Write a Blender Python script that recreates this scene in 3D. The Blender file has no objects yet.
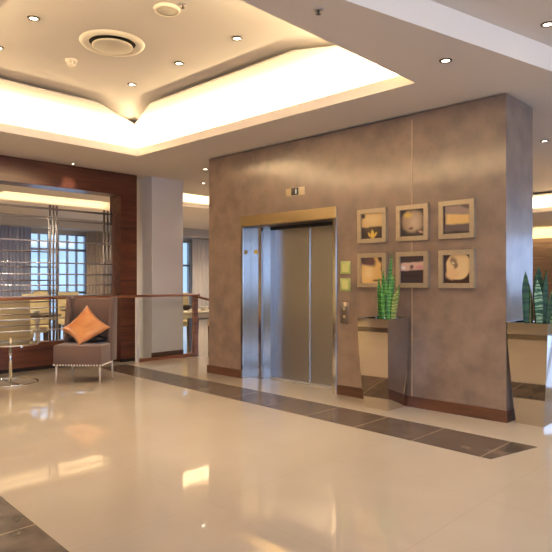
import bpy, bmesh, math, random
from mathutils import Vector, Matrix
random.seed(7)
S = bpy.context.scene
COL = S.collection
PI = math.pi

# ------------------------------------------------------------------ helpers
def lin(c):
    return tuple(((v/255)/12.92 if v/255 <= .04045 else ((v/255+.055)/1.055)**2.4) for v in c)

def new_mat(name):
    m = bpy.data.materials.new(name); m.use_nodes = True
    nt = m.node_tree
    b = nt.nodes['Principled BSDF']
    return m, nt, b

def mat(name, rgb, rough=.5, metal=0., rgb2=None, scale=5., spec=.5, coat=0., coat_rough=.1,
        bump=0., bscale=None, stretch=(1, 1, 1), emit=None, estr=0., detail=4., sheen=0., rr=None):
    m, nt, b = new_mat(name)
    c1 = lin(rgb) + (1,)
    b.inputs['Base Color'].default_value = c1
    b.inputs['Roughness'].default_value = rough
    b.inputs['Metallic'].default_value = metal
    b.inputs['Specular IOR Level'].default_value = spec
    b.inputs['Coat Weight'].default_value = coat
    b.inputs['Coat Roughness'].default_value = coat_rough
    b.inputs['Sheen Weight'].default_value = sheen
    if emit:
        b.inputs['Emission Color'].default_value = lin(emit) + (1,)
        b.inputs['Emission Strength'].default_value = estr
    if rgb2 or bump or rr:
        tc = nt.nodes.new('ShaderNodeTexCoord')
        mp = nt.nodes.new('ShaderNodeMapping'); mp.inputs['Scale'].default_value = stretch
        nt.links.new(tc.outputs['Object'], mp.inputs['Vector'])
        n = nt.nodes.new('ShaderNodeTexNoise'); n.inputs['Scale'].default_value = scale
        n.inputs['Detail'].default_value = detail
        nt.links.new(mp.outputs[0], n.inputs['Vector'])
        if rgb2:
            r = nt.nodes.new('ShaderNodeValToRGB')
            r.color_ramp.elements[0].position = .32; r.color_ramp.elements[1].position = .68
            r.color_ramp.elements[0].color = c1
            r.color_ramp.elements[1].color = lin(rgb2) + (1,)
            nt.links.new(n.outputs['Fac'], r.inputs[0]); nt.links.new(r.outputs[0], b.inputs['Base Color'])
        if rr:
            q = nt.nodes.new('ShaderNodeMapRange'); q.inputs[3].default_value = rr[0]; q.inputs[4].default_value = rr[1]
            q.inputs[1].default_value = .3; q.inputs[2].default_value = .7
            nt.links.new(n.outputs['Fac'], q.inputs[0]); nt.links.new(q.outputs[0], b.inputs['Roughness'])
        if bump:
            n2 = n
            if bscale:
                n2 = nt.nodes.new('ShaderNodeTexNoise'); n2.inputs['Scale'].default_value = bscale
                nt.links.new(mp.outputs[0], n2.inputs['Vector'])
            bp = nt.nodes.new('ShaderNodeBump'); bp.inputs['Strength'].default_value = bump
            bp.inputs['Distance'].default_value = .01
            nt.links.new(n2.outputs['Fac'], bp.inputs['Height']); nt.links.new(bp.outputs[0], b.inputs['Normal'])
    return m

def tile_mat(name, rgb, rgb2, joint, size, rough, off=(0, 0), scale=1.2, gap=.004, coat=0., spec=.5, bump=0.):
    """polished tiles: noise-clouded colour, thin joints on a world grid"""
    m, nt, b = new_mat(name)
    L = nt.links.new; N = nt.nodes.new
    tc = N('ShaderNodeTexCoord')
    n = N('ShaderNodeTexNoise'); n.inputs['Scale'].default_value = scale; n.inputs['Detail'].default_value = 6
    L(tc.outputs['Object'], n.inputs['Vector'])
    r = N('ShaderNodeValToRGB')
    r.color_ramp.elements[0].position = .35; r.color_ramp.elements[1].position = .7
    r.color_ramp.elements[0].color = lin(rgb) + (1,); r.color_ramp.elements[1].color = lin(rgb2) + (1,)
    L(n.outputs['Fac'], r.inputs[0])
    br = N('ShaderNodeTexBrick'); br.offset = 0; br.squash = 1
    br.inputs['Scale'].default_value = 1
    br.inputs['Brick Width'].default_value = size[0]; br.inputs['Row Height'].default_value = size[1]
    br.inputs['Mortar Size'].default_value = gap; br.inputs['Mortar Smooth'].default_value = 0
    br.inputs['Color1'].default_value = (1, 1, 1, 1); br.inputs['Color2'].default_value = (1, 1, 1, 1)
    br.inputs['Mortar'].default_value = (0, 0, 0, 1)
    mp = N('ShaderNodeMapping'); mp.inputs['Location'].default_value = (off[0], off[1], 0)
    L(tc.outputs['Object'], mp.inputs['Vector']); L(mp.outputs[0], br.inputs['Vector'])
    mx = N('ShaderNodeMix'); mx.data_type = 'RGBA'
    L(br.outputs['Color'], mx.inputs[0]); mx.inputs[6].default_value = lin(joint) + (1,)
    L(r.outputs[0], mx.inputs[7]); L(mx.outputs[2], b.inputs['Base Color'])
    b.inputs['Roughness'].default_value = rough
    b.inputs['Coat Weight'].default_value = coat; b.inputs['Coat Roughness'].default_value = .03
    b.inputs['Specular IOR Level'].default_value = spec
    if bump:
        bp = N('ShaderNodeBump'); bp.inputs['Strength'].default_value = bump; bp.inputs['Distance'].default_value = .01
        n3 = N('ShaderNodeTexNoise'); n3.inputs['Scale'].default_value = 14
        L(tc.outputs['Object'], n3.inputs['Vector']); L(n3.outputs['Fac'], bp.inputs['Height']); L(bp.outputs[0], b.inputs['Normal'])
    return m

def wood_mat(name, dark, light, axis='z', rough=.28, coat=.25):
    m, nt, b = new_mat(name)
    L = nt.links.new; N = nt.nodes.new
    tc = N('ShaderNodeTexCoord'); mp = N('ShaderNodeMapping')
    sc = {'z': (9, 9, .7), 'y': (9, .7, 9), 'x': (.7, 9, 9)}[axis]
    mp.inputs['Scale'].default_value = sc
    L(tc.outputs['Object'], mp.inputs['Vector'])
    n = N('ShaderNodeTexNoise'); n.inputs['Scale'].default_value = 1.6; n.inputs['Detail'].default_value = 7
    n.inputs['Distortion'].default_value = .6
    L(mp.outputs[0], n.inputs['Vector'])
    r = N('ShaderNodeValToRGB'); r.color_ramp.elements[0].position = .33; r.color_ramp.elements[1].position = .7
    r.color_ramp.elements[0].color = lin(dark) + (1,); r.color_ramp.elements[1].color = lin(light) + (1,)
    L(n.outputs['Fac'], r.inputs[0]); L(r.outputs[0], b.inputs['Base Color'])
    b.inputs['Roughness'].default_value = rough
    b.inputs['Coat Weight'].default_value = coat; b.inputs['Coat Roughness'].default_value = .12
    return m

def glass_mat(name, tint, refl=.1, op=0., rough=.02):
    m = bpy.data.materials.new(name); m.use_nodes = True
    nt = m.node_tree; nt.nodes.clear(); N = nt.nodes.new; L = nt.links.new
    o = N('ShaderNodeOutputMaterial'); t = N('ShaderNodeBsdfTransparent'); t.inputs[0].default_value = lin(tint) + (1,)
    g = N('ShaderNodeBsdfGlossy'); g.inputs['Roughness'].default_value = rough
    f = N('ShaderNodeFresnel'); ge = N('ShaderNodeNewGeometry')
    mi = N('ShaderNodeMath'); mi.operation = 'MULTIPLY_ADD'; mi.inputs[1].default_value = 1/1.5-1.5; mi.inputs[2].default_value = 1.5
    L(ge.outputs['Backfacing'], mi.inputs[0]); L(mi.outputs[0], f.inputs[0])      # same Fresnel from both sides of a pane
    mx = N('ShaderNodeMixShader'); L(f.outputs[0], mx.inputs[0]); L(t.outputs[0], mx.inputs[1]); L(g.outputs[0], mx.inputs[2])
    L(mx.outputs[0], o.inputs[0])
    return m

def pic_mat(name, base, layers, distort=.02, dscale=14.):
    """an abstract print: soft ellipses / boxes of colour, wobbled by noise"""
    m, nt, b = new_mat(name); N = nt.nodes.new; L = nt.links.new
    tc = N('ShaderNodeTexCoord')
    n = N('ShaderNodeTexNoise'); n.inputs['Scale'].default_value = dscale; n.inputs['Detail'].default_value = 3
    L(tc.outputs['Object'], n.inputs['Vector'])
    s = N('ShaderNodeVectorMath'); s.operation = 'SUBTRACT'; s.inputs[1].default_value = (.5, .5, .5)
    L(n.outputs['Color'], s.inputs[0])
    k = N('ShaderNodeVectorMath'); k.operation = 'SCALE'; k.inputs['Scale'].default_value = distort*2
    L(s.outputs[0], k.inputs[0])
    a = N('ShaderNodeVectorMath'); a.operation = 'ADD'
    L(tc.outputs['Object'], a.inputs[0]); L(k.outputs[0], a.inputs[1])
    prev = None; pc = lin(base) + (1,)
    for (rgb, cx, cz, rx, rz, rot, soft, kind) in layers:
        mp = N('ShaderNodeMapping'); mp.vector_type = 'TEXTURE'
        mp.inputs['Location'].default_value = (cx, 0, cz)
        mp.inputs['Rotation'].default_value = (0, math.radians(rot), 0)
        mp.inputs['Scale'].default_value = (rx, 1000, rz)
        L(a.outputs[0], mp.inputs['Vector'])
        if kind == 'e':
            d = N('ShaderNodeVectorMath'); d.operation = 'LENGTH'; L(mp.outputs[0], d.inputs[0]); out = d.outputs['Value']
        else:
            ab = N('ShaderNodeVectorMath'); ab.operation = 'ABSOLUTE'; L(mp.outputs[0], ab.inputs[0])
            sx = N('ShaderNodeSeparateXYZ'); L(ab.outputs[0], sx.inputs[0])
            mm = N('ShaderNodeMath'); mm.operation = 'MAXIMUM'; L(sx.outputs[0], mm.inputs[0]); L(sx.outputs[2], mm.inputs[1]); out = mm.outputs[0]
        mr = N('ShaderNodeMapRange'); mr.inputs[1].default_value = 1-soft; mr.inputs[2].default_value = 1+soft
        mr.inputs[3].default_value = 1; mr.inputs[4].default_value = 0
        L(out, mr.inputs[0])
        mx = N('ShaderNodeMix'); mx.data_type = 'RGBA'; L(mr.outputs[0], mx.inputs[0])
        if prev is None: mx.inputs[6].default_value = pc
        else: L(prev, mx.inputs[6])
        mx.inputs[7].default_value = lin(rgb) + (1,)
        prev = mx.outputs[2]
    L(prev, b.inputs['Base Color'])
    b.inputs['Roughness'].default_value = .35
    return m

class MB:
    def __init__(s): s.bm = bmesh.new()
    def poly(s, pts): return s.bm.faces.new([s.bm.verts.new(p) for p in pts])
    def box(s, x0, x1, y0, y1, z0, z1):
        v = [s.bm.verts.new((x, y, z)) for z in (z0, z1) for y in (y0, y1) for x in (x0, x1)]
        for f in ((0, 2, 3, 1), (4, 5, 7, 6), (0, 1, 5, 4), (1, 3, 7, 5), (3, 2, 6, 7), (2, 0, 4, 6)):
            s.bm.faces.new([v[i] for i in f])
        return s
    def frustum(s, b, t):
        """b,t = (x0,x1,y0,y1,z)"""
        v = [s.bm.verts.new((x, y, q[4])) for q in (b, t) for y in (q[2], q[3]) for x in (q[0], q[1])]
        for f in ((0, 2, 3, 1), (4, 5, 7, 6), (0, 1, 5, 4), (1, 3, 7, 5), (3, 2, 6, 7), (2, 0, 4, 6)):
            s.bm.faces.new([v[i] for i in f])
        return s
    def prism(s, pts, z0, z1):
        lo = [s.bm.verts.new((p[0], p[1], z0)) for p in pts]; hi = [s.bm.verts.new((p[0], p[1], z1)) for p in pts]
        n = len(pts)
        s.bm.faces.new(lo[::-1]); s.bm.faces.new(hi)
        for i in range(n): s.bm.faces.new((lo[i], lo[(i+1) % n], hi[(i+1) % n], hi[i]))
        return s
    def tube(s, p0, p1, r, r1=None, seg=14):
        p0 = Vector(p0); p1 = Vector(p1); r1 = r if r1 is None else r1
        d = (p1-p0).normalized(); u = d.orthogonal().normalized(); w = d.cross(u)
        a = []; c = []
        for i in range(seg):
            t = 2*PI*i/seg; q = u*math.cos(t)+w*math.sin(t)
            a.append(s.bm.verts.new(p0+q*r)); c.append(s.bm.verts.new(p1+q*r1))
        s.bm.faces.new(a[::-1]); s.bm.faces.new(c)
        for i in range(seg):
            f = s.bm.faces.new((a[i], a[(i+1) % seg], c[(i+1) % seg], c[i])); f.smooth = True
        return s
    def lathe(s, prof, cx=0, cy=0, seg=40, smooth=True):
        rings = []
        for r, z in prof:
            if r < 1e-6: rings.append([s.bm.verts.new((cx, cy, z))])
            else: rings.append([s.bm.verts.new((cx+r*math.cos(2*PI*i/seg), cy+r*math.sin(2*PI*i/seg), z)) for i in range(seg)])
        for a, b in zip(rings, rings[1:]):
            for i in range(seg):
                j = (i+1) % seg
                if len(a) == 1 and len(b) == 1: continue
                if len(a) == 1: f = s.bm.faces.new((a[0], b[i], b[j]))
                elif len(b) == 1: f = s.bm.faces.new((a[i], a[j], b[0]))
                else: f = s.bm.faces.new((a[i], a[j], b[j], b[i]))
                f.smooth = smooth
        return s
    def torus(s, c, R, r, seg=48, ms=10):
        g = [[s.bm.verts.new((c[0]+(R+r*math.cos(2*PI*j/ms))*math.cos(2*PI*i/seg), c[1]+(R+r*math.cos(2*PI*j/ms))*math.sin(2*PI*i/seg), c[2]+r*math.sin(2*PI*j/ms))) for j in range(ms)] for i in range(seg)]
        for i in range(seg):
            for j in range(ms):
                f = s.bm.faces.new((g[i][j], g[(i+1) % seg][j], g[(i+1) % seg][(j+1) % ms], g[i][(j+1) % ms])); f.smooth = True
        return s
    def bevel(s, w, seg=2, smooth=True):
        bmesh.ops.bevel(s.bm, geom=s.bm.edges[:], offset=w, segments=seg, affect='EDGES', profile=.5)
        if smooth:
            for f in s.bm.faces: f.smooth = True
        return s

def obj(name, mb, m, parent=None, loc=None, rot=None, weld=True, wn=False):
    if weld: bmesh.ops.recalc_face_normals(mb.bm, faces=mb.bm.faces[:])
    me = bpy.data.meshes.new(name); mb.bm.to_mesh(me); mb.bm.free()
    me.materials.append(m)
    o = bpy.data.objects.new(name, me); COL.objects.link(o)
    if parent: o.parent = parent
    if loc: o.location = loc
    if rot: o.rotation_euler = rot
    if wn:
        w = o.modifiers.new('wn', 'WEIGHTED_NORMAL'); w.keep_sharp = True
    return o

def thing(name, label, cat, loc=(0, 0, 0), rz=0, group=None):
    o = bpy.data.objects.new(name, None); COL.objects.link(o)
    o.empty_display_size = .1
    o.location = loc; o.rotation_euler = (0, 0, rz)
    o['label'] = label; o['category'] = cat
    if group: o['group'] = group
    return o
def tag(o, label, cat, group=None):
    o['label'] = label; o['category'] = cat
    if group: o['group'] = group
    return o
def struct(name, mb, m, label, cat):
    o = obj(name, mb, m); o['kind'] = 'structure'; o['label'] = label; o['category'] = cat
    return o
def dup(root, label, loc, rz, group=None):
    r = root.copy(); COL.objects.link(r); r.location = loc; r.rotation_euler = (0, 0, rz); r['label'] = label
    if group: r['group'] = group
    for ch in list(root.children):
        c = ch.copy(); COL.objects.link(c); c.parent = r
        if c.type == 'LIGHT': c.data = ch.data
        for g in list(ch.children):
            d = g.copy(); COL.objects.link(d); d.parent = c
    return r
def area(name, loc, rot, sx, sy, power, rgb, spread=PI):
    l = bpy.data.lights.new(name, 'AREA'); l.shape = 'RECTANGLE'; l.size = sx; l.size_y = sy
    l.energy = power; l.color = rgb; l.spread = spread
    o = bpy.data.objects.new(name, l); COL.objects.link(o); o.location = loc; o.rotation_euler = rot
    return o

# ------------------------------------------------------------------ materials
M = {}
M['floor'] = tile_mat('polished_cream_tile', (188, 173, 154), (194, 180, 162), (178, 162, 142), (1.2, 1.2), .035, off=(.35, .1), gap=.0015, coat=.3)
M['strip'] = tile_mat('dark_slate_tile', (78, 66, 58), (108, 93, 82), (146, 126, 106), (.62, 3.0), .22, off=(.1, .5), scale=5, gap=.006, bump=.05)
M['ceiling'] = mat('ceiling_paint', (214, 206, 200), .85, spec=.2)
M['plaster'] = mat('polished_brown_plaster', (116, 97, 86), .34, rgb2=(142, 121, 106), scale=5, detail=12, coat=.5, coat_rough=.13, bump=.06, bscale=16)
M['grey_wall'] = mat('grey_column_paint', (228, 222, 220), .6)
M['walnut'] = wood_mat('walnut_veneer', (66, 36, 27), (110, 62, 44), 'y', .32)
M['walnut_v'] = wood_mat('walnut_veneer_upright', (66, 36, 27), (110, 62, 44), 'y', .32)
M['skirt'] = wood_mat('brown_skirting_wood', (70, 42, 30), (104, 64, 44), 'x', .35)
M['rail_wood'] = wood_mat('handrail_wood', (116, 70, 48), (158, 102, 72), 'y', .35)
M['steel'] = mat('brushed_stainless', (186, 182, 180), .15, 1., rgb2=(192, 188, 186), scale=4, stretch=(120, 120, .4))
M['steel_door'] = mat('brushed_door_steel', (168, 167, 172), .3, 1., rgb2=(174, 173, 178), scale=4, stretch=(120, 120, .4))
M['steel_b'] = mat('brushed_brass_tinted_steel', (200, 180, 140), .28, 1., rgb2=(212, 192, 152), scale=5, stretch=(.6, 60, 60))
M['steel_rod'] = mat('satin_steel_tube', (206, 203, 206), .34, .8)
M['steel_post'] = mat('grey_metal_post', (150, 142, 140), .4, .7)
M['chrome'] = mat('mirror_chrome', (226, 222, 218), .04, 1.)
M['mirror'] = mat('mirror_polished_planter_steel', (198, 188, 176), .03, 1.)
M['black'] = mat('black_gap', (22, 18, 16), .6)
M['frame'] = mat('champagne_frame', (196, 180, 154), .32, .6, rgb2=(186, 170, 144), scale=30)
M['frame_lip'] = mat('dark_rebate', (40, 30, 26), .6)
M['chair'] = mat('brown_upholstery', (94, 73, 67), .8, rgb2=(104, 81, 75), scale=160, sheen=.3, bump=.12)
M['nail'] = mat('silver_nailhead', (238, 232, 222), .3, .4)
M['satin'] = mat('orange_satin', (192, 114, 52), .3, rgb2=(212, 146, 84), scale=7, sheen=.3, coat=.35, coat_rough=.28, bump=.7, bscale=9, stretch=(1, .45, 1))
M['dark_cushion'] = mat('black_cushion_cloth', (34, 28, 28), .6, bump=.1)
M['glass'] = glass_mat('clear_glass', (252, 254, 253))
M['win_glass'] = glass_mat('window_glass', (246, 250, 252))
M['table_glass'] = glass_mat('table_glass', (206, 216, 212))
M['white_plastic'] = mat('white_plastic', (236, 226, 208), .4)
M['diff_disc'] = mat('grey_diffuser_disc', (206, 196, 180), .5)
M['lamp'] = mat('lit_downlight_lens', (255, 240, 215), .4, emit=(255, 238, 208), estr=9.)
M['lamp_trim'] = mat('dark_downlight_ring', (92, 78, 64), .4, .3)
M['alu'] = mat('window_aluminium', (150, 150, 156), .4, .6)
M['curtain'] = mat('grey_brown_curtain', (172, 160, 148), .85, rgb2=(186, 174, 162), scale=40)
M['curtain_b'] = mat('slate_blue_sheer', (172, 180, 206), .85, rgb2=(186, 194, 218), scale=40)
M['cream_wall'] = mat('cream_restaurant_paint', (214, 196, 150), .7)
M['grey_bulk'] = mat('grey_bulkhead_paint', (176, 172, 168), .7)
M['beige'] = mat('beige_dining_upholstery', (206, 188, 144), .75, rgb2=(214, 198, 156), scale=60)
M['dark_wood'] = wood_mat('dark_table_wood', (46, 30, 24), (74, 50, 38), 'x', .3)
M['pale_top'] = mat('pale_table_laminate', (206, 190, 160), .35)
M['soil'] = mat('dark_soil', (66, 42, 28), .95, rgb2=(104, 64, 40), scale=50, bump=.6)
M['sign'] = mat('pale_green_sign_glass', (180, 190, 118), .3, rgb2=(170, 182, 108), scale=12)
M['sign_in'] = mat('pale_green_sign_print', (208, 208, 132), .35)
M['call'] = mat('grey_call_plate', (128, 116, 106), .35, .6)
M['cream_plate'] = mat('cream_indicator_plate', (238, 218, 170), .35, .1)
M['screen_black'] = mat('black_indicator_glass', (14, 10, 10), .2)
M['digit'] = mat('white_indicator_digit', (240, 236, 226), .4, emit=(255, 250, 240), estr=.6)
M['yellow'] = mat('yellow_round_sign', (210, 180, 84), .4)
M['far_wall'] = wood_mat('brown_far_panelling', (92, 70, 56), (122, 96, 78), 'x', .4)
M['joint'] = mat('pale_joint_strip', (186, 162, 138), .4, .2)
M['china'] = mat('white_china', (226, 220, 208), .3)

def leaf_mat(name, dark, light, bands):
    m, nt, b = new_mat(name); N = nt.nodes.new; L = nt.links.new
    tc = N('ShaderNodeTexCoord'); mp = N('ShaderNodeMapping'); mp.inputs['Scale'].default_value = (.25, .25, 1)
    L(tc.outputs['Object'], mp.inputs['Vector'])
    w = N('ShaderNodeTexWave'); w.wave_type = 'BANDS'; w.bands_direction = 'Z'
    w.inputs['Scale'].default_value = bands; w.inputs['Distortion'].default_value = 7; w.inputs['Detail'].default_value = 3
    w.inputs['Detail Scale'].default_value = 3
    L(mp.outputs[0], w.inputs['Vector'])
    r = N('ShaderNodeValToRGB'); r.color_ramp.elements[0].position = .35; r.color_ramp.elements[1].position = .75
    r.color_ramp.elements[0].color = lin(dark) + (1,); r.color_ramp.elements[1].color = lin(light) + (1,)
    L(w.outputs['Color'], r.inputs[0]); L(r.outputs[0], b.inputs['Base Color'])
    b.inputs['Roughness'].default_value = .38
    return m
M['leaf_bright'] = leaf_mat('bright_banded_leaf', (52, 112, 38), (104, 160, 62), 9)
M['leaf_yellow'] = leaf_mat('yellow_green_leaf', (104, 128, 44), (168, 172, 78), 9)
M['leaf_dark'] = leaf_mat('deep_green_leaf', (24, 56, 28), (48, 84, 42), 5)
M['leaf_var'] = leaf_mat('variegated_leaf', (40, 84, 50), (150, 178, 140), 8)
M['leaf_dry'] = leaf_mat('dry_leaf', (150, 132, 84), (186, 166, 116), 6)

# ------------------------------------------------------------------ ceiling with coffers
ZC, ZL, ZR, ZT = 3.15, 3.26, 3.36, 3.59
def coffer(name, x0, x1, y0, y1, label):
    """trough wall, flat soffit band, small riser with pointed corner notches, flat top"""
    mb = MB()
    zs, zt, w = 3.53, ZT, .25
    def rect(ox, oy, orr=None):
        q = ox if orr is None else orr
        return [(x0+ox, y0+oy), (x1-q, y0+oy), (x1-q, y1-oy), (x0+ox, y1-oy)]
    k = min(1, (x1-x0)/3.2)
    O = rect(-w, -w); I = rect(.73*k, .59*k, .5*k); T = rect(.185*k, .175*k)
    inner = []
    for i in range(4):
        p = Vector(I[i]); q = Vector(I[(i+1) % 4]); r = Vector(I[i-1])
        inner.append([tuple(p+(r-p).normalized()*.45*k), T[i], tuple(p+(q-p).normalized()*.47*k)])
    P = lambda a, z: (a[0], a[1], z)
    for i in range(4):
        j = (i+1) % 4
        mb.poly([P(O[i], ZL), P(O[j], ZL), P(O[j], zt), P(O[i], zt)])
        for z in (zs, zs+.012): mb.poly([P(O[i], z), P(O[j], z), P(T[j], z), P(inner[j][0], z), P(inner[i][2], z), P(T[i], z)])
    ring = [q for c in inner for q in c]
    for a, b in zip(ring, ring[1:]+ring[:1]): mb.poly([P(a, zs), P(b, zs), P(b, zs+.012), P(a, zs+.012)])
    mb.poly([P(a, zt) for a in O])
    bmesh.ops.remove_doubles(mb.bm, verts=mb.bm.verts[:], dist=1e-4)
    return struct(name, mb, M['ceiling'], label, 'ceiling')
TRAYS = {'main': (-7.25, -2.75, 1.13, 4.71), 'rest': (-14.1, -12.0, 4.7, 8.3), 'gap': (-11.3, -9.65, 7.0, 12.5), 'far': (-8.5, -2.0, 9.4, 15.8)}

def ceiling_slab(xmin, xmax, ymin, ymax, holes, z0, z1, mb):
    xs = sorted({xmin, xmax} | {v for h in holes for v in h[:2]}); ys = sorted({ymin, ymax} | {v for h in holes for v in h[2:]})
    def solid(i, j):
        if i < 0 or j < 0 or i >= len(xs)-1 or j >= len(ys)-1: return False
        cx = (xs[i]+xs[i+1])/2; cy = (ys[j]+ys[j+1])/2
        return not any(h[0] < cx < h[1] and h[2] < cy < h[3] for h in holes)
    for i in range(len(xs)-1):
        for j in range(len(ys)-1):
            if not solid(i, j): continue
            a, b, c, d = xs[i], xs[i+1], ys[j], ys[j+1]
            mb.poly([(a, c, z0), (a, d, z0), (b, d, z0), (b, c, z0)])
            mb.poly([(a, c, z1), (b, c, z1), (b, d, z1), (a, d, z1)])
            if not solid(i-1, j): mb.poly([(a, c, z0), (a, c, z1), (a, d, z1), (a, d, z0)])
            if not solid(i+1, j): mb.poly([(b, c, z0), (b, d, z0), (b, d, z1), (b, c, z1)])
            if not solid(i, j-1): mb.poly([(a, c, z0), (b, c, z0), (b, c, z1), (a, c, z1)])
            if not solid(i, j+1): mb.poly([(a, d, z0), (a, d, z1), (b, d, z1), (b, d, z0)])
XB = lambda y: -2.43+.229*(y-2.3)          # plan line of the ceiling step
mb = MB()
ceiling_slab(-16.8, -2.5, -4.2, 20.7, list(TRAYS.values())[:3]+[(-8.5, -2.5, 9.4, 15.8)], ZC, ZL, mb)
XI = lambda y: XB(y)-.07
mb.prism([(-2.5, 2.3), (XI(9.4), 9.4), (-2.5, 9.4)], ZC, ZL)
mb.prism([(-2.0, 9.4), (XI(9.4), 9.4), (XI(15.8), 15.8), (-2.0, 15.8)], ZC, ZL)
mb.prism([(-2.5, 15.8), (XI(15.8), 15.8), (XI(20.7), 20.7), (-2.5, 20.7)], ZC, ZL)
struct('ceiling', mb, M['ceiling'], 'flat plastered ceiling with square cut-outs for lit coves', 'ceiling')
mb = MB()
mb.prism([(-2.43, -4.2), (6.8, -4.2), (6.8, 20.7), (XB(20.7), 20.7), (-2.43, 2.3)], ZR, ZR+.09)
mb.prism([(-2.5, -4.2), (-2.43, -4.2), (-2.43, 2.3), (XB(20.7), 20.7), (XB(20.7)-.07, 20.7), (-2.5, 2.3)], ZC, ZR+.09)
struct('ceiling_raised', mb, M['ceiling'], 'higher ceiling field with its pale upright step at the upper right', 'ceiling')
coffer('ceiling_main_coffer', *TRAYS['main'], 'raised lit ceiling tray with stepped edge and notched corners above the lobby')
coffer('ceiling_dining_coffer', *TRAYS['rest'], 'lit ceiling tray seen through the wood framed opening')
coffer('ceiling_passage_coffer', *TRAYS['gap'], 'lit ceiling tray between the grey column and the plaster wall')
coffer('ceiling_far_coffer', *TRAYS['far'], 'lit ceiling tray far beyond the plaster wall at right')

WARM = (1.0, .77, .43)
def cove(t, wpm, rgb=WARM):
    x0, x1, y0, y1 = TRAYS[t]; z = ZL+.025; o = .12; w = .06
    up = (PI, 0, 0)
    area('cove_light', (x0-o, (y0+y1)/2, z), up, w, y1-y0+.0, wpm*(y1-y0), rgb)
    area('cove_light', (x1+o, (y0+y1)/2, z), up, w, y1-y0+.0, wpm*(y1-y0), rgb)
    area('cove_light', ((x0+x1)/2, y0-o, z), up, x1-x0+.0, w, wpm*(x1-x0), rgb)
    area('cove_light', ((x0+x1)/2, y1+o, z), up, x1-x0+.0, w, wpm*(x1-x0), rgb)
cove('main', 25)
cove('rest', 2.4); cove('gap', 7); cove('far', 14)

# ------------------------------------------------------------------ floor
struct('floor', MB().box(-16.8, 6.8, -4.2, 20.7, -.12, 0), M['floor'], 'polished cream porcelain floor', 'floor')
mb = MB(); mb.prism([(-8.3, 4.66), (-1.88, 4.32), (-1.74, 4.90), (-8.3, 5.16)], 0, .002)
struct('trim_1', mb, M['strip'], 'dark slate tile band across the floor before the elevator', 'floor')
mb = MB(); mb.prism([(-8.3, 1.08), (-2.0, .74), (-2.0, 1.345), (-8.3, 1.73)], 0, .002)
struct('trim_2', mb, M['strip'], 'dark slate tile band at the lower left corner of the floor', 'floor')

# ------------------------------------------------------------------ elevator wall
YW = 5.54
WT = 3.138
mb = MB()
mb.box(-6.66, -5.93, YW, 6.14, 0, WT); mb.box(-4.32, -2.26, YW, 6.22, 0, WT); mb.box(-5.93, -4.32, YW, 6.14, 2.10, WT)
mb.box(-6.63, -3.05, 6.14, 8.0, 0, ZC)
mb.box(-6.61, -2.31, YW+.05, 6.15, WT, ZC)
struct('wall_back', mb, M['plaster'], 'polished brown plaster wall holding the elevator and pictures', 'wall')
mb = MB()
mb.box(-6.69, -5.955, YW-.015, YW, 0, .115); mb.box(-6.69, -6.66, YW, 6.14, 0, .115)
mb.box(-4.285, -2.245, YW-.015, YW, 0, .115); mb.box(-2.26, -2.245, YW, 6.22, 0, .115)
struct('baseboard_back', mb, M['skirt'], 'brown wooden skirting along the plaster wall', 'skirting')
struct('trim_3', MB().box(-3.281, -3.269, YW-.003, YW+.004, .115, 3.08), M['joint'], 'thin upright metal joint strip in the plaster wall', 'trim')

# elevator
E = thing('elevator', 'stainless steel elevator entrance with two closed sliding doors in the brown wall', 'elevator', (-5.1, 5.7, 0))
ex, ey = -5.1, 5.7
def eb(name, m, boxes, parent=E, bev=0):
    mb = MB()
    for b in boxes: mb.box(b[0]-ex, b[1]-ex, b[2]-ey, b[3]-ey, b[4], b[5])
    if bev: mb.bevel(bev, 1, False)
    return obj(name, mb, m, parent)
eb('header', M['steel_b'], [(-5.955, -4.285, YW-.025, YW+.08, 2.10, 2.24)], bev=.004)
eb('jamb', M['steel'], [(-5.955, -5.905, YW-.02, YW+.13, 0, 2.10)], bev=.004)
eb('jamb', M['steel'], [(-4.345, -4.285, YW-.02, YW+.33, 0, 2.10)], bev=.004)
rp = eb('return_panel', M['steel'], [(-5.93, -5.70, YW+.13, YW+.17, 0, 2.10), (-5.715, -5.70, YW+.17, YW+.24, 0, 2.10),
                                      (-5.715, -5.63, YW+.24, YW+.26, 0, 2.10), (-5.645, -5.63, YW+.26, YW+.34, 0, 2.10)])
obj('yellow_sign', MB().tube((-5.80-ex, YW+.122-ey, 1.755), (-5.80-ex, YW+.13-ey, 1.755), .032, seg=20), M['yellow'], rp)['label'] = 'round yellow sign'
eb('door_panel', M['steel_door'], [(-5.63, -4.985, 5.875, 5.91, .01, 2.10)])
d1 = eb('door_panel', M['steel_door'], [(-4.981, -4.345, 5.87, 5.905, .01, 2.10)])
eb('edge_strip', M['steel'], [(-4.995, -4.981, 5.858, 5.876, .012, 2.09)], bev=.005)
eb('sill', M['steel_rod'], [(-5.63, -4.345, 5.77, 5.93, 0, .008)])
eb('header_gap_shade', M['black'], [(-5.63, -4.345, 5.80, 5.95, 2.06, 2.10)])  # black box standing in for the shadow in the gap below the header

# floor indicator above the doors
t = thing('floor_indicator', 'small cream plate with black display on the wall above the elevator', 'display', (-4.95, YW, 2.485))
obj('plate', MB().box(-.158, .158, -.012, 0, -.05, .05).bevel(.003, 1), M['cream_plate'], t)
scr = obj('screen', MB().box(-.06, .06, -.018, -.012, -.046, .046), M['screen_black'], t)
obj('digit', MB().box(.016, .028, -.0195, -.018, -.028, .028), M['digit'], scr)

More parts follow.
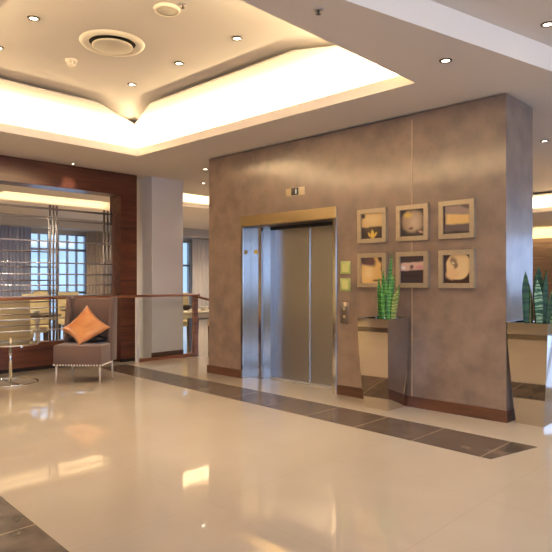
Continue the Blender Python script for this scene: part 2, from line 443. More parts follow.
# signs and call plate
def wall_sign(z, label):
    t = thing('sign_plate', label, 'sign', (-4.159, YW, z), 0, 'green sign plates beside the elevator')
    obj('plate', MB().box(-.074, .074, -.012, 0, -.075, .075).bevel(.002, 1), M['sign'], t)
    obj('print', MB().box(-.046, .046, -.0135, -.012, -.05, .05), M['sign_in'], t)
wall_sign(1.507, 'upper of two square pale green sign plates beside the elevator')
wall_sign(1.306, 'lower square pale green sign plate, directly above the grey call plate')
t = thing('call_panel', 'tall grey metal elevator call plate below the green signs', 'panel', (-4.17, YW, .975))
obj('plate', MB().box(-.06, .06, -.012, .004, -.125, .125).bevel(.003, 1), M['call'], t)
for z in (.045, -.045): obj('button', MB().tube((0, -.018, z), (0, -.012, z), .017, seg=18), M['steel'], t)

# ------------------------------------------------------------------ framed prints
BR = (44, 30, 28)
prints = [
 pic_mat('print_a', (212, 178, 122), [((226, 196, 140), 0, .07, .10, .06, 0, .5, 'e'), ((48, 34, 32), 0, -.085, .16, .075, 0, .12, 'b'), ((44, 34, 40), -.12, .115, .025, .025, 0, .4, 'e'),
          ((226, 190, 90), .0, -.10, .02, .055, 0, .3, 'e'), ((214, 176, 80), -.03, -.105, .014, .045, -40, .3, 'e'), ((214, 176, 80), .035, -.105, .014, .045, 40, .3, 'e')], .02),
 pic_mat('print_b', (36, 28, 32), [((156, 132, 110), -.005, .015, .125, .12, 0, .18, 'e'), ((196, 166, 78), -.05, .085, .045, .03, 0, .5, 'e'), ((198, 176, 150), .03, .0, .06, .07, 0, .8, 'e'),
          ((66, 36, 30), -.02, -.055, .022, .014, 0, .5, 'e'), ((40, 26, 28), .09, -.11, .05, .03, 20, .4, 'e'), ((196, 160, 140), .1, -.1, .03, .012, 20, .5, 'e')], .025),
 pic_mat('print_c', (150, 128, 118), [((222, 184, 116), .01, 0, .13, .05, 4, .15, 'b'), ((96, 80, 80), 0, -.09, .16, .045, 0, .3, 'b'), ((30, 22, 24), 0, -.14, .2, .02, 0, .4, 'b'), ((84, 66, 66), .1, .12, .05, .018, 20, .5, 'e'), ((60, 40, 44), -.142, 0, .016, .2, 0, .4, 'b')], .015),
 pic_mat('print_d', (226, 184, 116), [((84, 58, 60), -.075, .12, .13, .07, 24, .2, 'e'), ((80, 54, 50), .12, .13, .05, .05, 0, .3, 'e'), ((236, 206, 150), -.05, -.03, .06, .06, 0, .7, 'e'), ((56, 36, 30), .07, -.115, .06, .012, -8, .4, 'e'), ((92, 62, 44), .14, 0, .018, .2, 0, .4, 'b')], .02),
 pic_mat('print_e', (52, 40, 48), [((214, 178, 158), 0, .035, .2, .042, -2, .2, 'b'), ((236, 226, 226), -.115, .02, .025, .02, 0, .5, 'e'), ((96, 70, 70), -.01, .025, .024, .024, 0, .4, 'e'), ((206, 140, 140), .09, .02, .05, .02, 0, .5, 'e'), ((24, 20, 26), -.02, -.07, .09, .012, 0, .5, 'e'), ((110, 70, 44), .14, -.09, .02, .06, 0, .5, 'b')], .015),
 pic_mat('print_f', (58, 32, 30), [((216, 186, 136), .015, .03, .13, .14, 10, .06, 'e'), ((214, 176, 130), -.05, -.05, .07, .06, 0, .2, 'e'), ((122, 96, 72), -.035, .075, .032, .045, -20, .35, 'e'), ((120, 92, 70), -.01, .03, .022, .03, 20, .35, 'e'), ((222, 210, 180), -.04, .06, .016, .01, 30, .4, 'e'), ((50, 40, 60), -.137, .03, .012, .16, 0, .3, 'b')], .012)]
def picture(x, z, pm, label):
    t = thing('picture_frame', label, 'picture', (x, YW, z), 0, 'framed prints on the plaster wall')
    h, i, d = .192, .143, .042
    mb = MB()
    for b in ((-h, h, i, h), (-h, h, -h, -i), (-h, -i, -i, i), (i, h, -i, i)): mb.box(b[0], b[1], -d, 0, b[2], b[3])
    bmesh.ops.remove_doubles(mb.bm, verts=mb.bm.verts[:], dist=1e-5)
    obj('frame', mb, M['frame'], t)
    mb = MB(); mb.box(-i, i, -.02, -.002, -i, i)
    obj('print', mb, pm, t)
cols = (-3.772, -3.258, -2.752)
labs = ['square framed print of a dark form under a cream sky, upper row nearest the elevator', 'square framed blurred taupe print in the upper row, above the dark banded print', 'square framed print of a golden band between grey bands, upper row by the corner',
        'square framed gold and purple print, half behind the plant in the mirrored planter', 'square framed dark print crossed by a pink cream band, right of the tall plant', 'square framed print of a big cream disc with brown blossom, lower row by the corner']
for k in range(6):
    picture(cols[k % 3], (1.972, 1.472)[k//3], prints[k], labs[k])

# ------------------------------------------------------------------ planters with plants
def blade(base, h, w, lean, face, curve=.1):
    """one stiff upright leaf: a folded strip with thickness"""
    mb = MB(); n = 9; rows = []
    fx, fy = math.cos(face), math.sin(face)
    for i in range(n+1):
        u = i/n
        wd = w*(.62+.38*math.sin(min(1, u*1.6)*PI/2))*(1-max(0, (u-.62)/.38)**1.8)+.0012
        cx = base[0]+lean[0]*u**1.4*h; cy = base[1]+lean[1]*u**1.4*h; z = base[2]+h*u
        row = []
        for s_, dn in ((-1, 0), (-.5, .12), (0, .2), (.5, .12), (1, 0)):
            row.append(Vector((cx+fx*wd/2*s_-fy*dn*wd, cy+fy*wd/2*s_+fx*dn*wd, z)))
        rows.append(row)
    th = .006
    nrm = Vector((fy, -fx, 0))
    fr = [[mb.bm.verts.new(p+nrm*th/2) for p in r] for r in rows]; bk = [[mb.bm.verts.new(p-nrm*th/2) for p in r] for r in rows]
    for i in range(n):
        for j in range(4):
            f = mb.bm.faces.new((fr[i][j], fr[i][j+1], fr[i+1][j+1], fr[i+1][j])); f.smooth = True
            f = mb.bm.faces.new((bk[i][j+1], bk[i][j], bk[i+1][j], bk[i+1][j+1])); f.smooth = True
        mb.bm.faces.new((fr[i][0], fr[i+1][0], bk[i+1][0], bk[i][0])); mb.bm.faces.new((fr[i+1][4], fr[i][4], bk[i][4], bk[i+1][4]))
    mb.bm.faces.new([fr[n][j] for j in range(5)]+[bk[n][j] for j in (4, 3, 2, 1, 0)])
    mb.bm.faces.new([fr[0][j] for j in (4, 3, 2, 1, 0)]+[bk[0][j] for j in range(5)])
    return mb
def planter(loc, label, leaves, hw, hd, shift=0, inset=(.065, .06, .065, .06), mix=.6):
    t = thing('potted_plant', label, 'potted plant', loc)
    H = .96; w = .014
    mb = MB(); B = mb.bm
    il, ir, if_, ib = inset
    def corner(u):
        f = mix*(1-u)+(1-mix)*(1-u)**2.2
        return [(-hw+il*f, -hd+if_*f, H*u), (hw-ir*f, -hd+if_*f, H*u), (hw-ir*f, hd-ib*f, H*u), (-hw+il*f, hd-ib*f, H*u)]
    n = 12
    for k in range(4):                                     # four gently curved sides, crisp corners
        rows = [[B.verts.new(corner(q/n)[k]), B.verts.new(corner(q/n)[(k+1) % 4])] for q in range(n+1)]
        for a, b in zip(rows, rows[1:]): B.faces.new((a[0], a[1], b[1], b[0])).smooth = True
    def ring(a, b, z): return [B.verts.new(p) for p in ((-a, -b, z), (a, -b, z), (a, b, z), (-a, b, z))]
    B.faces.new([B.verts.new(p) for p in corner(0)][::-1])
    r1 = ring(hw, hd, H); r2 = ring(hw-w, hd-w, H); r3 = ring(hw-w-.003, hd-w-.003, H-.06)
    B.faces.new(r3)
    for a, b in ((r1, r2), (r2, r3)):
        for k in range(4): B.faces.new((a[k], a[(k+1) % 4], b[(k+1) % 4], b[k]))
    obj('planter_box', mb, M['mirror'], t)
    mb = MB(); n = 10; g = []
    a, b = hw-w-.004, hd-w-.004
    for r in range(n+1):
        g.append([mb.bm.verts.new((-a+2*a*c/n, -b+2*b*r/n, H-.035+(random.uniform(-.006, .012) if 0 < c < n and 0 < r < n else 0))) for c in range(n+1)])
    for r in range(n):
        for c in range(n): mb.bm.faces.new((g[r][c], g[r][c+1], g[r+1][c+1], g[r+1][c])).smooth = True
    obj('soil', mb, M['soil'], t)
    for (rt, dp, h, w_, ln, m, fa) in leaves:
        rt += shift      # offsets to the right of / behind the middle as seen from the lobby
        x = rt*.723-dp*.691; y = rt*.691+dp*.723
        x = max(-hw+.04, min(hw-.04, x)); y = max(-hd+.04, min(hd-.04, y))
        obj('leaf', blade((x, y, H-.05), h+.05, w_, (ln[0]*.723-ln[1]*.691, ln[0]*.691+ln[1]*.723), math.radians(43.7+fa)), M[m], t)
planter((-3.463, 5.28, 0), 'tapered mirror planter with narrow bright green snake plant, below the framed prints', [
    (-.055, .03, .43, .040, (-.03, 0), 'leaf_bright', 10), (-.03, -.04, .36, .038, (-.04, -.02), 'leaf_bright', -20), (-.015, .05, .50, .042, (.0, 0), 'leaf_bright', 25),
    (.01, -.02, .45, .040, (-.02, 0), 'leaf_bright', -10), (.03, .06, .69, .044, (.07, 0), 'leaf_bright', 15), (.045, -.03, .50, .040, (.03, 0), 'leaf_bright', -15),
    (.07, .03, .46, .040, (.06, .02), 'leaf_bright', 30), (.085, -.02, .32, .042, (.12, 0), 'leaf_yellow', 10), (.10, .05, .36, .040, (.14, 0), 'leaf_bright', -25),
    (-.04, .0, .30, .036, (-.06, -.03), 'leaf_bright', 40), (.02, -.06, .34, .040, (.02, -.04), 'leaf_bright', 5), (.06, -.06, .28, .038, (.08, -.03), 'leaf_yellow', -5)], .188, .212, .02, (.015, .065, .115, .01), .40)
planter((-2.066, 5.735, 0), 'tapered mirror planter with broad dark snake plant, at the wall corner', [
    (-.085, -.02, .48, .078, (-.02, 0), 'leaf_dark', 5), (.025, -.05, .40, .086, (-.05, 0), 'leaf_var', 10), (.06, .05, .54, .092, (.0, 0), 'leaf_dark', -20),
    (.09, -.01, .46, .07, (.03, 0), 'leaf_dark', 25), (-.04, .02, .36, .026, (.0, 0), 'leaf_dry', 0), (.13, -.02, .38, .075, (.16, -.03), 'leaf_var', -30),
    (.10, .08, .5, .07, (.12, .05), 'leaf_dark', 35), (.0, .09, .42, .065, (-.06, .05), 'leaf_dark', -10), (.08, -.09, .3, .06, (.1, -.1), 'leaf_dark', 20)], .188, .20)

# ------------------------------------------------------------------ left: wood wall, low wall, screen
mb = MB()
mb.box(-8.93, -8.58, -4.2, 5.55, 2.785, ZC-.005)
mb.box(-8.93, -8.58, 5.244, 5.55, 0, 2.785)
mb.box(-8.93, -8.58, -4.2, -2.6, 0, 2.785)
struct('wall_left', mb, M['walnut'], 'dark walnut veneered wall framing a wide opening to the dining room', 'wall')
mb = MB(); mb.box(-8.93, -8.72, -2.6, 5.244, .06, .42)
struct('wall_low', mb, M['walnut'], 'low walnut panel wall below the steel screen', 'wall')
struct('trim_4', MB().box(-8.93, -8.75, -2.6, 5.244, 0, .06), M['black'], 'recessed plinth under the low wood wall, its shadow gap painted black', 'trim')  # shade of the recess is put into the black colour
struct('baseboard_left', MB().box(-8.58, -8.56, 5.22, 5.57, 0, .05), M['black'], 'dark plinth under the walnut jamb', 'skirting')

t = thing('metal_screen', 'tall stainless rod screen standing on the low wood wall in the opening', 'screen', (-8.80, 4.2, .42))
def rod(name, p, q, r, m, seg=10):
    o = (-8.80, 4.2, .42)
    return obj(name, MB().tube([a-b for a, b in zip(p, o)], [a-b for a, b in zip(q, o)], r, seg=seg), m, t)
groups = ((3.02, 3.08, 3.14), (4.13, 4.185, 4.24), (5.06, 5.125, 5.19))
for g in groups:
    for k, y in enumerate(g): rod('post', (-8.80, y, .42), (-8.80, y, 2.53), .018 if k != 1 else .015, M['steel_post'])
for k, z in enumerate((2.465, 2.30, 1.965, 1.63, 1.455, 1.285, 1.115, .94, .77, .60)):
    rod('rod', (-8.765, 3.02, z), (-8.765, 5.19, z), .011 if k else .016, M['steel_rod'] if k > 1 else M['steel_post'])
for z in (1.80, 1.565, 1.36, 1.20, 1.03, .85, .68):
    rod('rod', (-8.835, 3.02, z), (-8.835, 4.24, z), .010, M['steel_post'])

# column behind the railing
struct('wall_column', MB().box(-9.10, -8.48, 5.79, 6.45, 0, ZC), M['grey_wall'], 'square pale grey column behind the railing', 'column')
struct('baseboard_column', MB().box(-8.48, -8.465, 5.775, 6.45, 0, .115), M['skirt'], 'brown skirting on the grey column', 'skirting')

# railing
t = thing('railing', 'wood capped railing with glass panel before the grey column and walnut wall', 'railing', (-8.38, 5.4, 0))
ry = 5.4; rx = -8.38
mb = MB().box(-.032, .032, -2-ry, 6.74-ry, 1.078, 1.118).bevel(.008, 2)
obj('handrail', mb, M['rail_wood'], t)
obj('post', MB().box(-.02, .02, 5.40-ry, 5.45-ry, 0, 1.078), M['grey_wall'], t)['label'] = 'slim pale post'
obj('post', MB().box(-.03, .03, 6.60-ry, 6.69-ry, 0, 1.078), M['rail_wood'], t)['label'] = 'broad wooden end post'
obj('post', MB().box(-.02, .02, -1.9-ry, -1.85-ry, 0, 1.078), M['grey_wall'], t)
obj('glass_panel', MB().box(-.005, .005, 5.47-ry, 6.59-ry, .07, 1.03), M['glass'], t)
obj('base_rail', MB().box(-.03, .03, 5.45-ry, 6.60-ry, 0, .05), M['rail_wood'], t)
obj('side_rail', MB().tube((.03, 6.69-ry, 1.06), (.75, 6.83-ry, .93), .022), M['rail_wood'], t)['label'] = 'rail sloping down towards the plaster wall'

# ------------------------------------------------------------------ armchair, cushions, side table
RC = math.radians(41)
t = thing('armchair', 'brown upholstered wing armchair on slim chrome legs', 'chair', (-7.41, 3.98, 0), RC)
mb = MB().box(-.325, .325, -.30, .19, .22, .50); mb.bevel(.022, 3)
seat = obj('seat', mb, M['chair'], t)
mb = MB()
for k in range(17):
    x = -.305+.61*k/16; mb.lathe([(.0, .014), (.009, .010), (.0125, 0)], 0, 0, 8)
    for v in mb.bm.verts:
        if not v.tag: v.co = Vector((x+v.co.x, -.299-v.co.z, .238+v.co.y)); v.tag = True
for sx in (1, -1):
    for k in range(11):
        y = -.28+.4*k/10; mb.lathe([(.0, .014), (.009, .010), (.0125, 0)], 0, 0, 8)
        for v in mb.bm.verts:
            if not v.tag: v.co = Vector((sx*(.324+v.co.z), y+v.co.x, .238+v.co.y)); v.tag = True
obj('nailhead_trim', mb, M['nail'], seat)
mb = MB()                                                # back: reclined slab
pts = [(.17, .30), (.30, .24), (.335, 1.11), (.235, 1.11)]
lo = [mb.bm.verts.new((-.28, y, z)) for y, z in pts]; hi = [mb.bm.verts.new((.28, y, z)) for y, z in pts]
mb.bm.faces.new(lo); mb.bm.faces.new(hi[::-1])
for k in range(4): mb.bm.faces.new((lo[k], hi[k], hi[(k+1) % 4], lo[(k+1) % 4]))
bmesh.ops.recalc_face_normals(mb.bm, faces=mb.bm.faces[:]); mb.bevel(.02, 3)
obj('backrest', mb, M['chair'], t)
for sx in (-1, 1):
    mb = MB(); pts = [(.06, .40), (.07, .24), (.31, .24), (.342, 1.125), (.15, 1.125), (.09, .8)]
    xa, xb = sorted((sx*.28, sx*.335))
    lo = [mb.bm.verts.new((xa, y, z)) for y, z in pts]; hi = [mb.bm.verts.new((xb, y, z)) for y, z in pts]
    mb.bm.faces.new(lo); mb.bm.faces.new(hi[::-1])
    for k in range(6): mb.bm.faces.new((lo[k], hi[k], hi[(k+1) % 6], lo[(k+1) % 6]))
    bmesh.ops.recalc_face_normals(mb.bm, faces=mb.bm.faces[:]); mb.bevel(.012, 2)
    obj('wing', mb, M['chair'], t)
for x, y, dx, dy in ((-.29, -.26, -.01, -.02), (.29, -.26, .01, -.02), (-.28, .24, -.01, .03), (.28, .24, .01, .03)):
    obj('leg', MB().tube((x, y, .25), (x+dx, y+dy, 0), .017, .011, 12), M['steel_rod'], t)

def pillow(a, b, th, pinch=.12, n=18):
    mb = MB(); g = {}
    for side in (1, -1):
        for i in range(n+1):
            for j in range(n+1):
                u = -1+2*i/n; v = -1+2*j/n
                edge = i in (0, n) or j in (0, n)
                if edge and side == -1: g[(side, i, j)] = g[(1, i, j)]; continue
                k = 1-pinch*((1-u*u)*v*v+(1-v*v)*u*u)
                z = side*th*((1-u**4)*(1-v**4))**.55*(1-.25*(u*u+v*v)/2)
                g[(side, i, j)] = mb.bm.verts.new((a*u*k, b*v*k, z))
        for i in range(n):
            for j in range(n):
                q = [g[(side, i, j)], g[(side, i+1, j)], g[(side, i+1, j+1)], g[(side, i, j+1)]]
                f = mb.bm.faces.new(q if side == 1 else q[::-1]); f.smooth = True
    return mb
def axes(loc, X, Z):
    X = Vector(X).normalized(); Z = Vector(Z).normalized(); Y = Z.cross(X).normalized(); X = Y.cross(Z)
    m = Matrix((X, Y, Z)).transposed().to_4x4(); m.translation = loc
    return m
cw = lambda x, y, z: Vector((-7.41+x*math.cos(RC)-y*math.sin(RC), 3.98+x*math.sin(RC)+y*math.cos(RC), z))
cd = lambda x, y, z: cw(x, y, z)-cw(0, 0, 0)
a = .245                                                  # corner up, lower half slumped forward onto the seat
mb = pillow(a, a, .075)
up = (cd(0, .26, 0)+Vector((0, 0, .966))); fw = (cd(0, -.84, 0)+Vector((0, 0, -.54))); xr = cd(1, 0, 0)
tilt = math.radians(45+3)
for v in mb.bm.verts:
    x = v.co.x*math.cos(tilt)-v.co.y*math.sin(tilt); y = v.co.x*math.sin(tilt)+v.co.y*math.cos(tilt); h = v.co.z
    b = .09                                              # smooth bend between the two halves
    sp = (y+math.sqrt(y*y+b*b))/2-b/2; sm = (-y+math.sqrt(y*y+b*b))/2-b/2
    k = .5+.5*y/math.sqrt(y*y+b*b)
    d = (up*k-fw*(1-k)).normalized(); n = xr.cross(d).normalized()
    v.co = xr*x+up*sp+fw*sm+n*h
o = obj('cushion', mb, M['satin'])
o.location = cw(-.015, .03, .70)
tag(o, 'orange satin cushion standing on its corner against the armchair back', 'cushion')
o = obj('cushion', pillow(.25, .10, .05), M['dark_cushion'])
o.matrix_world = axes(cw(.02, .06, .555), cd(1, 0, 0), Vector((0, 0, 1)))
tag(o, 'flat black cushion lying on the armchair seat under the orange one', 'cushion')

t = thing('side_table', 'round glass and chrome side table on one slim pole', 'table', (-7.88, 3.16, 0))
obj('glass_top', MB().lathe([(0, .515), (.345, .515), (.345, .527), (0, .527)], seg=56, smooth=False), M['table_glass'], t)
obj('rim', MB().torus((0, 0, .52), .35, .012, 64, 10), M['chrome'], t)
obj('pole', MB().tube((0, 0, .015), (0, 0, .60), .02, seg=20), M['chrome'], t)
obj('cross_bar', MB().box(-.345, .345, -.012, .012, .492, .512), M['chrome'], t)
obj('base', MB().torus((0, 0, .011), .335, .011, 64, 10).box(-.33, .33, -.013, .013, .0, .018), M['chrome'], t)

# ------------------------------------------------------------------ ceiling fittings
def downlight(loc, label, power=45, r=.045):
    t = thing('downlight', label, 'ceiling light', loc, 0, 'recessed downlights')
    obj('trim_ring', MB().lathe([(r*.72, .0), (r*.74, -.008), (r*1.1, -.008), (r*1.18, 0)], seg=28), M['lamp_trim'], t)
    obj('lens', MB().lathe([(0, -.003), (r*.72, -.003), (r*.72, -.001)], seg=28), M['lamp'], t)
    l = bpy.data.lights.new('downlight_beam', 'SPOT'); l.energy = power; l.color = (1, .86, .66); l.spot_size = 1.5; l.spot_blend = .9; l.shadow_soft_size = .04
    o = bpy.data.objects.new('downlight_beam', l); COL.objects.link(o); o.parent = t; o.location = (0, 0, -.03)
downlight((-4.93, 2.17, ZT), 'lit downlight in the raised tray, nearest the picture edge at upper left')
downlight((-5.80, 2.21, ZT), 'lit downlight cut by the left picture edge above the white detector')
downlight((-4.87, 3.655, ZT), 'lit downlight in the raised tray behind the round air diffuser, middle of the row')
downlight((-3.98, 3.645, ZT), 'lit downlight in the raised tray, right end of the row nearest the elevator wall')
downlight((-5.78, 3.675, ZT), 'lit downlight above the dark triangular corner of the raised tray')
downlight((-2.29, 4.40, ZC), 'lit downlight in the flat ceiling before the outer plaster corner')
downlight((-8.43, 4.32, ZC), 'tiny lit downlight close against the walnut header', 22, .035)
downlight((-7.3, 6.0, ZC), 'lit downlight just left of the plaster wall, nearer of the pair', 30)
downlight((-8.38, 6.84, ZC), 'lit downlight beside the column top, farther of the pair', 30)
downlight((-2.69, 7.81, ZC), 'lit downlight beyond the plaster wall, right of its edge', 40)
downlight((-1.62, 4.77, ZR), 'lit downlight in the higher ceiling at the upper right', 40)
t = thing('air_diffuser', 'large round air diffuser in the middle of the raised tray', 'vent', (-4.91, 2.91, ZT))
obj('flange', MB().lathe([(.21, 0), (.215, -.012), (.25, -.03), (.285, -.02), (.30, 0)], seg=56), M['white_plastic'], t)
obj('throat', MB().lathe([(0, -.002), (.21, -.002), (.212, 0)], seg=48), M['black'], t)
obj('disc', MB().lathe([(0, -.045), (.17, -.045), (.187, -.038), (.187, -.03), (0, -.025)], seg=56), M['diff_disc'], t)
t = thing('ceiling_speaker', 'small round cream speaker cover right of the large air diffuser', 'speaker', (-3.97, 2.855, ZT))
obj('cover', MB().lathe([(0, -.022), (.085, -.022), (.088, -.018)], seg=40), M['diff_disc'], t)
obj('rim', MB().lathe([(.086, -.02), (.092, -.026), (.105, -.02), (.11, 0)], seg=40), M['white_plastic'], t)
t = thing('smoke_detector', 'white smoke detector left of the large air diffuser', 'detector', (-5.59, 2.845, ZT))
obj('base', MB().lathe([(0, -.02), (.055, -.02), (.062, 0)], seg=32), M['white_plastic'], t)
mb = MB()
for k in range(6):
    a = k*PI/3; mb.box(math.cos(a)*.036-.007, math.cos(a)*.036+.007, math.sin(a)*.036-.007, math.sin(a)*.036+.007, -.05, -.018)
mb.lathe([(0, -.058), (.035, -.058), (.042, -.05), (0, -.048)], seg=24)
obj('cage', mb, M['white_plastic'], t)
def sprinkler(loc, label):
    t = thing('sprinkler', label, 'sprinkler', loc, 0, 'ceiling sprinklers')
    obj('escutcheon', MB().lathe([(0, -.006), (.03, -.006), (.034, 0)], seg=24), M['steel_rod'], t)
    obj('head', MB().lathe([(.008, -.006), (.008, -.03), (.018, -.034), (0, -.036)], seg=16), M['lamp_trim'], t)
sprinkler((-3.81, 2.895, ZT), 'tiny sprinkler head beside the round speaker cover')
sprinkler((-2.47, 2.99, ZC), 'small dark sprinkler in the flat ceiling right of the lit cove')

# ------------------------------------------------------------------ dining room beyond
SKY = (.46, .62, 1.0)
XW = -16.6
mb = MB()
segs = [(-4.2, 6.35), (8.95, 12.25), (12.95, 20.7)]
for a, b in segs: mb.box(XW-.2, XW, a, b, 0, ZC)
for a, b in ((6.35, 8.95), (12.25, 12.95)): mb.box(XW-.2, XW, a, b, 2.75, ZC)
struct('wall_far_left', mb, M['grey_bulk'], 'far dining room wall with daylight windows', 'wall')
struct('wall_bulkhead', MB().box(XW, XW+.7, -4.2, 20.7, 2.86, ZC), M['grey_bulk'], 'grey bulkhead over the dining room windows', 'bulkhead')
def window(name, axis, c, a, b, z0, z1, n, trans, label, w=.05):
    """frame with mullions in the plane axis=c, from a to b"""
    mb = MB(); d = .05
    def bx(p, q, u, v, m=mb):
        if axis == 'x': m.box(c-d, c+d, p, q, u, v)
        else: m.box(p, q, c-d, c+d, u, v)
    bx(a, b, z0, z0+w); bx(a, b, z1-w, z1)
    for k in range(n+1):
        p = a+(b-a)*k/n; bx(max(a, p-w/2), min(b, p+w/2), z0+w, z1-w)
    for tz in trans: bx(a, b, tz-.035, tz+.035)
    o = obj(name, mb, M['alu']); o['kind'] = 'structure'; o['label'] = label; o['category'] = 'window'
    mb = MB()
    if axis == 'x': mb.box(c-.006, c+.006, a, b, z0, z1)
    else: mb.box(a, b, c-.006, c+.006, z0, z1)
    obj('pane', mb, M['win_glass'], o)
    return o
window('window_1', 'x', XW-.1, 6.35, 8.95, 0, 2.75, 9, (1.0, 2.28), 'tall blue daylight window of the dining room', .035)
window('window_2', 'x', XW-.1, 12.25, 12.95, 0, 2.75, 1, (1.9,), 'narrow bright window beside the grey column')
def curtain(y0, y1, x, z0, z1, m, label, folds):
    mb = MB(); n = folds*10; fr = []; bk = []
    for i in range(n+1):
        u = i/n; y = y0+(y1-y0)*u; dx = .035*math.sin(u*folds*2*PI)+.01*math.sin(u*folds*4.3)
        fr.append((x+dx+.004, y)); bk.append((x+dx-.004, y))
    mb.prism(fr+bk[::-1], z0, z1)
    for f in mb.bm.faces: f.smooth = len(f.verts) == 4
    return tag(obj('curtain', mb, m), label, 'curtain')
curtain(6.2, 7.1, XW+.3, .03, 2.84, M['curtain_b'], 'slate blue gathered curtain at the left side of the dining window', 9)
curtain(8.78, 9.75, XW+.3, .03, 2.84, M['curtain'], 'grey brown gathered curtain at the right side of the dining window', 9)
curtain(12.80, 14.3, XW+.3, .03, 2.84, M['grey_wall'], 'pale grey curtain in the gap right of the column', 10)

def dining_chair(label, loc, rz):
    t = thing('dining_chair', label, 'chair', loc, rz, 'beige dining chairs')
    obj('seat', MB().box(-.25, .25, -.26, .24, .38, .5).bevel(.03, 2), M['beige'], t)
    mb = MB(); pts = [(.19, .46), (.27, .44), (.36, 1.08), (.28, 1.1)]
    lo = [mb.bm.verts.new((-.25, y, z)) for y, z in pts]; hi = [mb.bm.verts.new((.25, y, z)) for y, z in pts]
    mb.bm.faces.new(lo); mb.bm.faces.new(hi[::-1])
    for k in range(4): mb.bm.faces.new((lo[k], hi[k], hi[(k+1) % 4], lo[(k+1) % 4]))
    bmesh.ops.recalc_face_normals(mb.bm, faces=mb.bm.faces[:]); mb.bevel(.02, 2)
    obj('backrest', mb, M['beige'], t)
    for x, y in ((-.21, -.22), (.21, -.22), (-.21, .2), (.21, .2)):
        obj('leg', MB().frustum((x-.016, x+.016, y-.016, y+.016, 0), (x-.025, x+.025, y-.025, y+.025, .39)), M['dark_wood'], t)
    return t
GR = 'beige dining chairs'
c0 = dining_chair('beige dining chair behind the steel screen, directly above the round side table', (-10.75, 3.95, 0), math.radians(130))
for lab, loc, rz in (
    ('beige dining chair beyond the first dining table, between the side table and the armchair', (-11.0, 4.85, 0), math.radians(60)),
    ('beige dining chair on the near side of the first dining table, back towards the screen', (-9.75, 4.0, 0), math.radians(-120)),
    ('beige dining chair just left of the armchair top, by the second dining table', (-12.35, 6.3, 0), math.radians(80)),
    ('beige dining chair under the grey brown curtain, right of the armchair top', (-11.55, 6.95, 0), math.radians(20)),
    ('pale dining chair in the gap, left of the broad railing post', (-10.25, 7.75, 0), math.radians(70)),
    ('pale dining chair in the gap, right of the broad railing post', (-9.55, 8.35, 0), math.radians(0)),
    ('beige dining chair farthest back, before the tall blue window', (-14.2, 6.7, 0), math.radians(120))):
    dup(c0, lab, loc, rz, GR)
def dining_table(label, loc, r=.42):
    t = thing('dining_table', label, 'table', loc, 0, 'round dining tables')
    obj('tabletop', MB().lathe([(0, .72), (r-.01, .72), (r, .735), (r-.01, .75), (0, .75)], seg=40), M['dark_wood'], t)
    obj('pedestal', MB().lathe([(.05, .02), (.035, .1), (.035, .6), (.08, .72)], seg=20), M['steel_rod'], t)
    obj('foot', MB().lathe([(0, 0), (.25, 0), (.25, .012), (.06, .03), (0, .03)], seg=32), M['steel_rod'], t)
    return t
d0 = dining_table('round dark dining table behind the steel screen, left of the armchair', (-10.3, 4.6, 0))
dup(d0, 'round dining table behind the armchair, nearer the curtains', (-11.65, 6.15, 0), 0)
def gap_table(loc):
    t = thing('dining_table', 'pale topped dining table with dark legs seen in the gap beside the column', 'table', loc, 0)
    obj('tabletop', MB().box(-.5, .5, -.5, .5, .71, .75).bevel(.006, 1), M['pale_top'], t)
    obj('apron', MB().box(-.44, .44, -.44, .44, .62, .71), M['pale_top'], t)
    for x in (-.42, .42):
        for y in (-.42, .42): obj('leg', MB().frustum((x-.022, x+.022, y-.022, y+.022, 0), (x-.035, x+.035, y-.035, y+.035, .63)), M['dark_wood'], t)
gap_table((-9.45, 7.45, 0))
def bowl(loc, label, m, s=1):
    mb = MB().lathe([(0, 0), (.04*s, 0), (.06*s, .02*s), (.11*s, .09*s), (.10*s, .09*s), (.05*s, .03*s), (0, .02*s)], seg=28)
    return tag(obj('bowl', mb, m, None, loc), label, 'bowl')
bowl((-9.62, 7.4, .75), 'dark bowl standing on the pale table in the gap', M['dark_wood'], 1.2)
bowl((-9.3, 7.6, .75), 'white bowl standing on the pale table in the gap', M['china'], .9)
bowl((-10.25, 4.55, .75), 'white bowl standing on the dark table behind the screen', M['china'], .8)

# ------------------------------------------------------------------ right side and the walls behind the camera
YF = 20.5
mb = MB(); mb.box(-16.8, -1.2, YF, YF+.2, 0, 2.80)
struct('wall_far', mb, M['far_wall'], 'brown far wall beyond the plaster wall at right', 'wall')
mb = MB(); mb.box(-16.8, -1.2, YF, YF+.2, 2.80, ZC); mb.box(-1.2, -.6, YF, YF+.2, 0, ZR); mb.box(-1.2, 6.8, YF, YF+.2, 2.95, ZR); mb.box(-.6, 6.8, YF, YF+.2, 0, .85); mb.box(6.4, 6.8, YF, YF+.2, .85, 2.95)
struct('wall_far_upper', mb, M['cream_wall'], 'cream band of the far wall below the ceiling', 'wall')
area('wall_wash', (-5.0, YF-.35, ZC-.03), (math.radians(35), 0, 0), 7, .06, 60, WARM)
window('window_3', 'y', YF+.1, -.6, 6.4, .85, 2.95, 4, (), 'wide far window out of the frame at right')
def pierced(name, axis, c0, c1, lo, hi, z0, z1, ztop, label, piers):
    mb = MB()
    def bx(p, q, u, v):
        if axis == 'x': mb.box(c0, c1, p, q, u, v)
        else: mb.box(p, q, c0, c1, u, v)
    bx(lo, hi, 0, z0); bx(lo, hi, z1, ztop)
    for p, q in piers: bx(p, q, z0, z1)
    struct(name, mb, M['cream_wall'], label, 'wall')
pierced('wall_right', 'x', 6.6, 6.8, -4.2, 20.7, .85, 2.95, ZR+.05, 'window wall at the right of the lobby', [(-4.2, -3.8), (3.8, 4.2), (11.8, 12.2), (20.3, 20.7)])
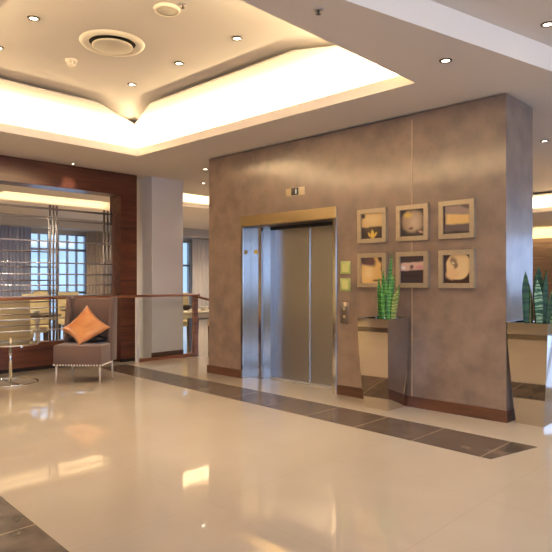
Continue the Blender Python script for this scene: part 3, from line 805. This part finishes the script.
window('window_4', 'x', 6.7, -3.8, 3.8, .85, 2.95, 5, (), 'window in the right lobby wall beside the viewer')
window('window_5', 'x', 6.7, 4.2, 11.8, .85, 2.95, 5, (), 'window in the right lobby wall further on')
window('window_6', 'x', 6.7, 12.2, 20.3, .85, 2.95, 5, (), 'window in the right lobby wall farthest on')
pierced('wall_front', 'y', -4.2, -4.0, -16.8, 6.8, .85, 2.95, ZR+.05, 'wall behind the viewer', [(-16.8, -1.0), (6.2, 6.8)])
window('window_7', 'y', -4.1, -1.0, 6.2, .85, 2.95, 5, (), 'window in the wall behind the viewer')

# added wide fill spots without fittings, unseen over the viewer's side of the lobby
for x in (0.4, 3.2):
    for y in (-2.2, .8, 3.8, 7.2, 11.0):
        l = bpy.data.lights.new('lobby_fill_spot', 'SPOT'); l.energy = 43; l.color = (1, .90, .80); l.spot_size = 2.75; l.spot_blend = .5; l.shadow_soft_size = .03
        o = bpy.data.objects.new('lobby_fill_spot', l); COL.objects.link(o); o.location = (x, y, ZR-.04)
for x in (-10.4, -13.0):  # unseen spots added to fill the dining room and left side with light
    for y in (-2, 0.6, 3.4, 9.5, 12.5):
        l = bpy.data.lights.new('dining_fill_spot', 'SPOT'); l.energy = 110; l.color = (1, .85, .62); l.spot_size = 2.75; l.spot_blend = .5; l.shadow_soft_size = .03
        o = bpy.data.objects.new('dining_fill_spot', l); COL.objects.link(o); o.location = (x, y, ZC-.04)
# added strip light out of view, only there to brighten the ceiling step
import mathutils
area('step_fill_light', (-1.35, 2.6, ZR-.01), (0, math.radians(50), math.radians(-13)), .05, 6.5, 16, (1, .86, .66))
# daylight at the windows
def day(loc, rot, sx, sy, rad):
    return area('daylight', loc, rot, sx, sy, rad*sx*sy*PI, SKY)
R90 = PI/2
for y, w in ((0, 7.6), (8, 7.6), (16.25, 8.1)): day((6.85, y, 1.9), (0, R90, 0), 2.1, w, 2.2)
day((2.6, -4.25, 1.9), (R90, 0, 0), 7.2, 2.1, 2.2)
day((2.9, YF+.3, 1.9), (-R90, 0, 0), 7.0, 2.1, 2.2)
w = bpy.data.worlds.new('sky'); S.world = w; w.use_nodes = True
w.node_tree.nodes['Background'].inputs[0].default_value = (.46, .66, .95, 1)
w.node_tree.nodes['Background'].inputs[1].default_value = .95

# ------------------------------------------------------------------ camera
cam = bpy.data.cameras.new('camera'); co = bpy.data.objects.new('camera', cam); COL.objects.link(co)
cam.sensor_width = 36; cam.sensor_fit = 'HORIZONTAL'; cam.lens = 584/552*36
cam.shift_y = 5/552; cam.clip_start = .05
co.location = (0, 0, 1.35); co.rotation_euler = (R90, 0, math.radians(43.7))
S.camera = co
S.view_settings.view_transform = 'Standard'; S.view_settings.look = 'None'
S.view_settings.exposure = 0.66; S.view_settings.gamma = 1; S.view_settings.use_curve_mapping = False
S.cycles.use_denoising = True
S.cycles.max_bounces = 10; S.cycles.diffuse_bounces = 5; S.cycles.transparent_max_bounces = 16
S.cycles.sample_clamp_indirect = 6
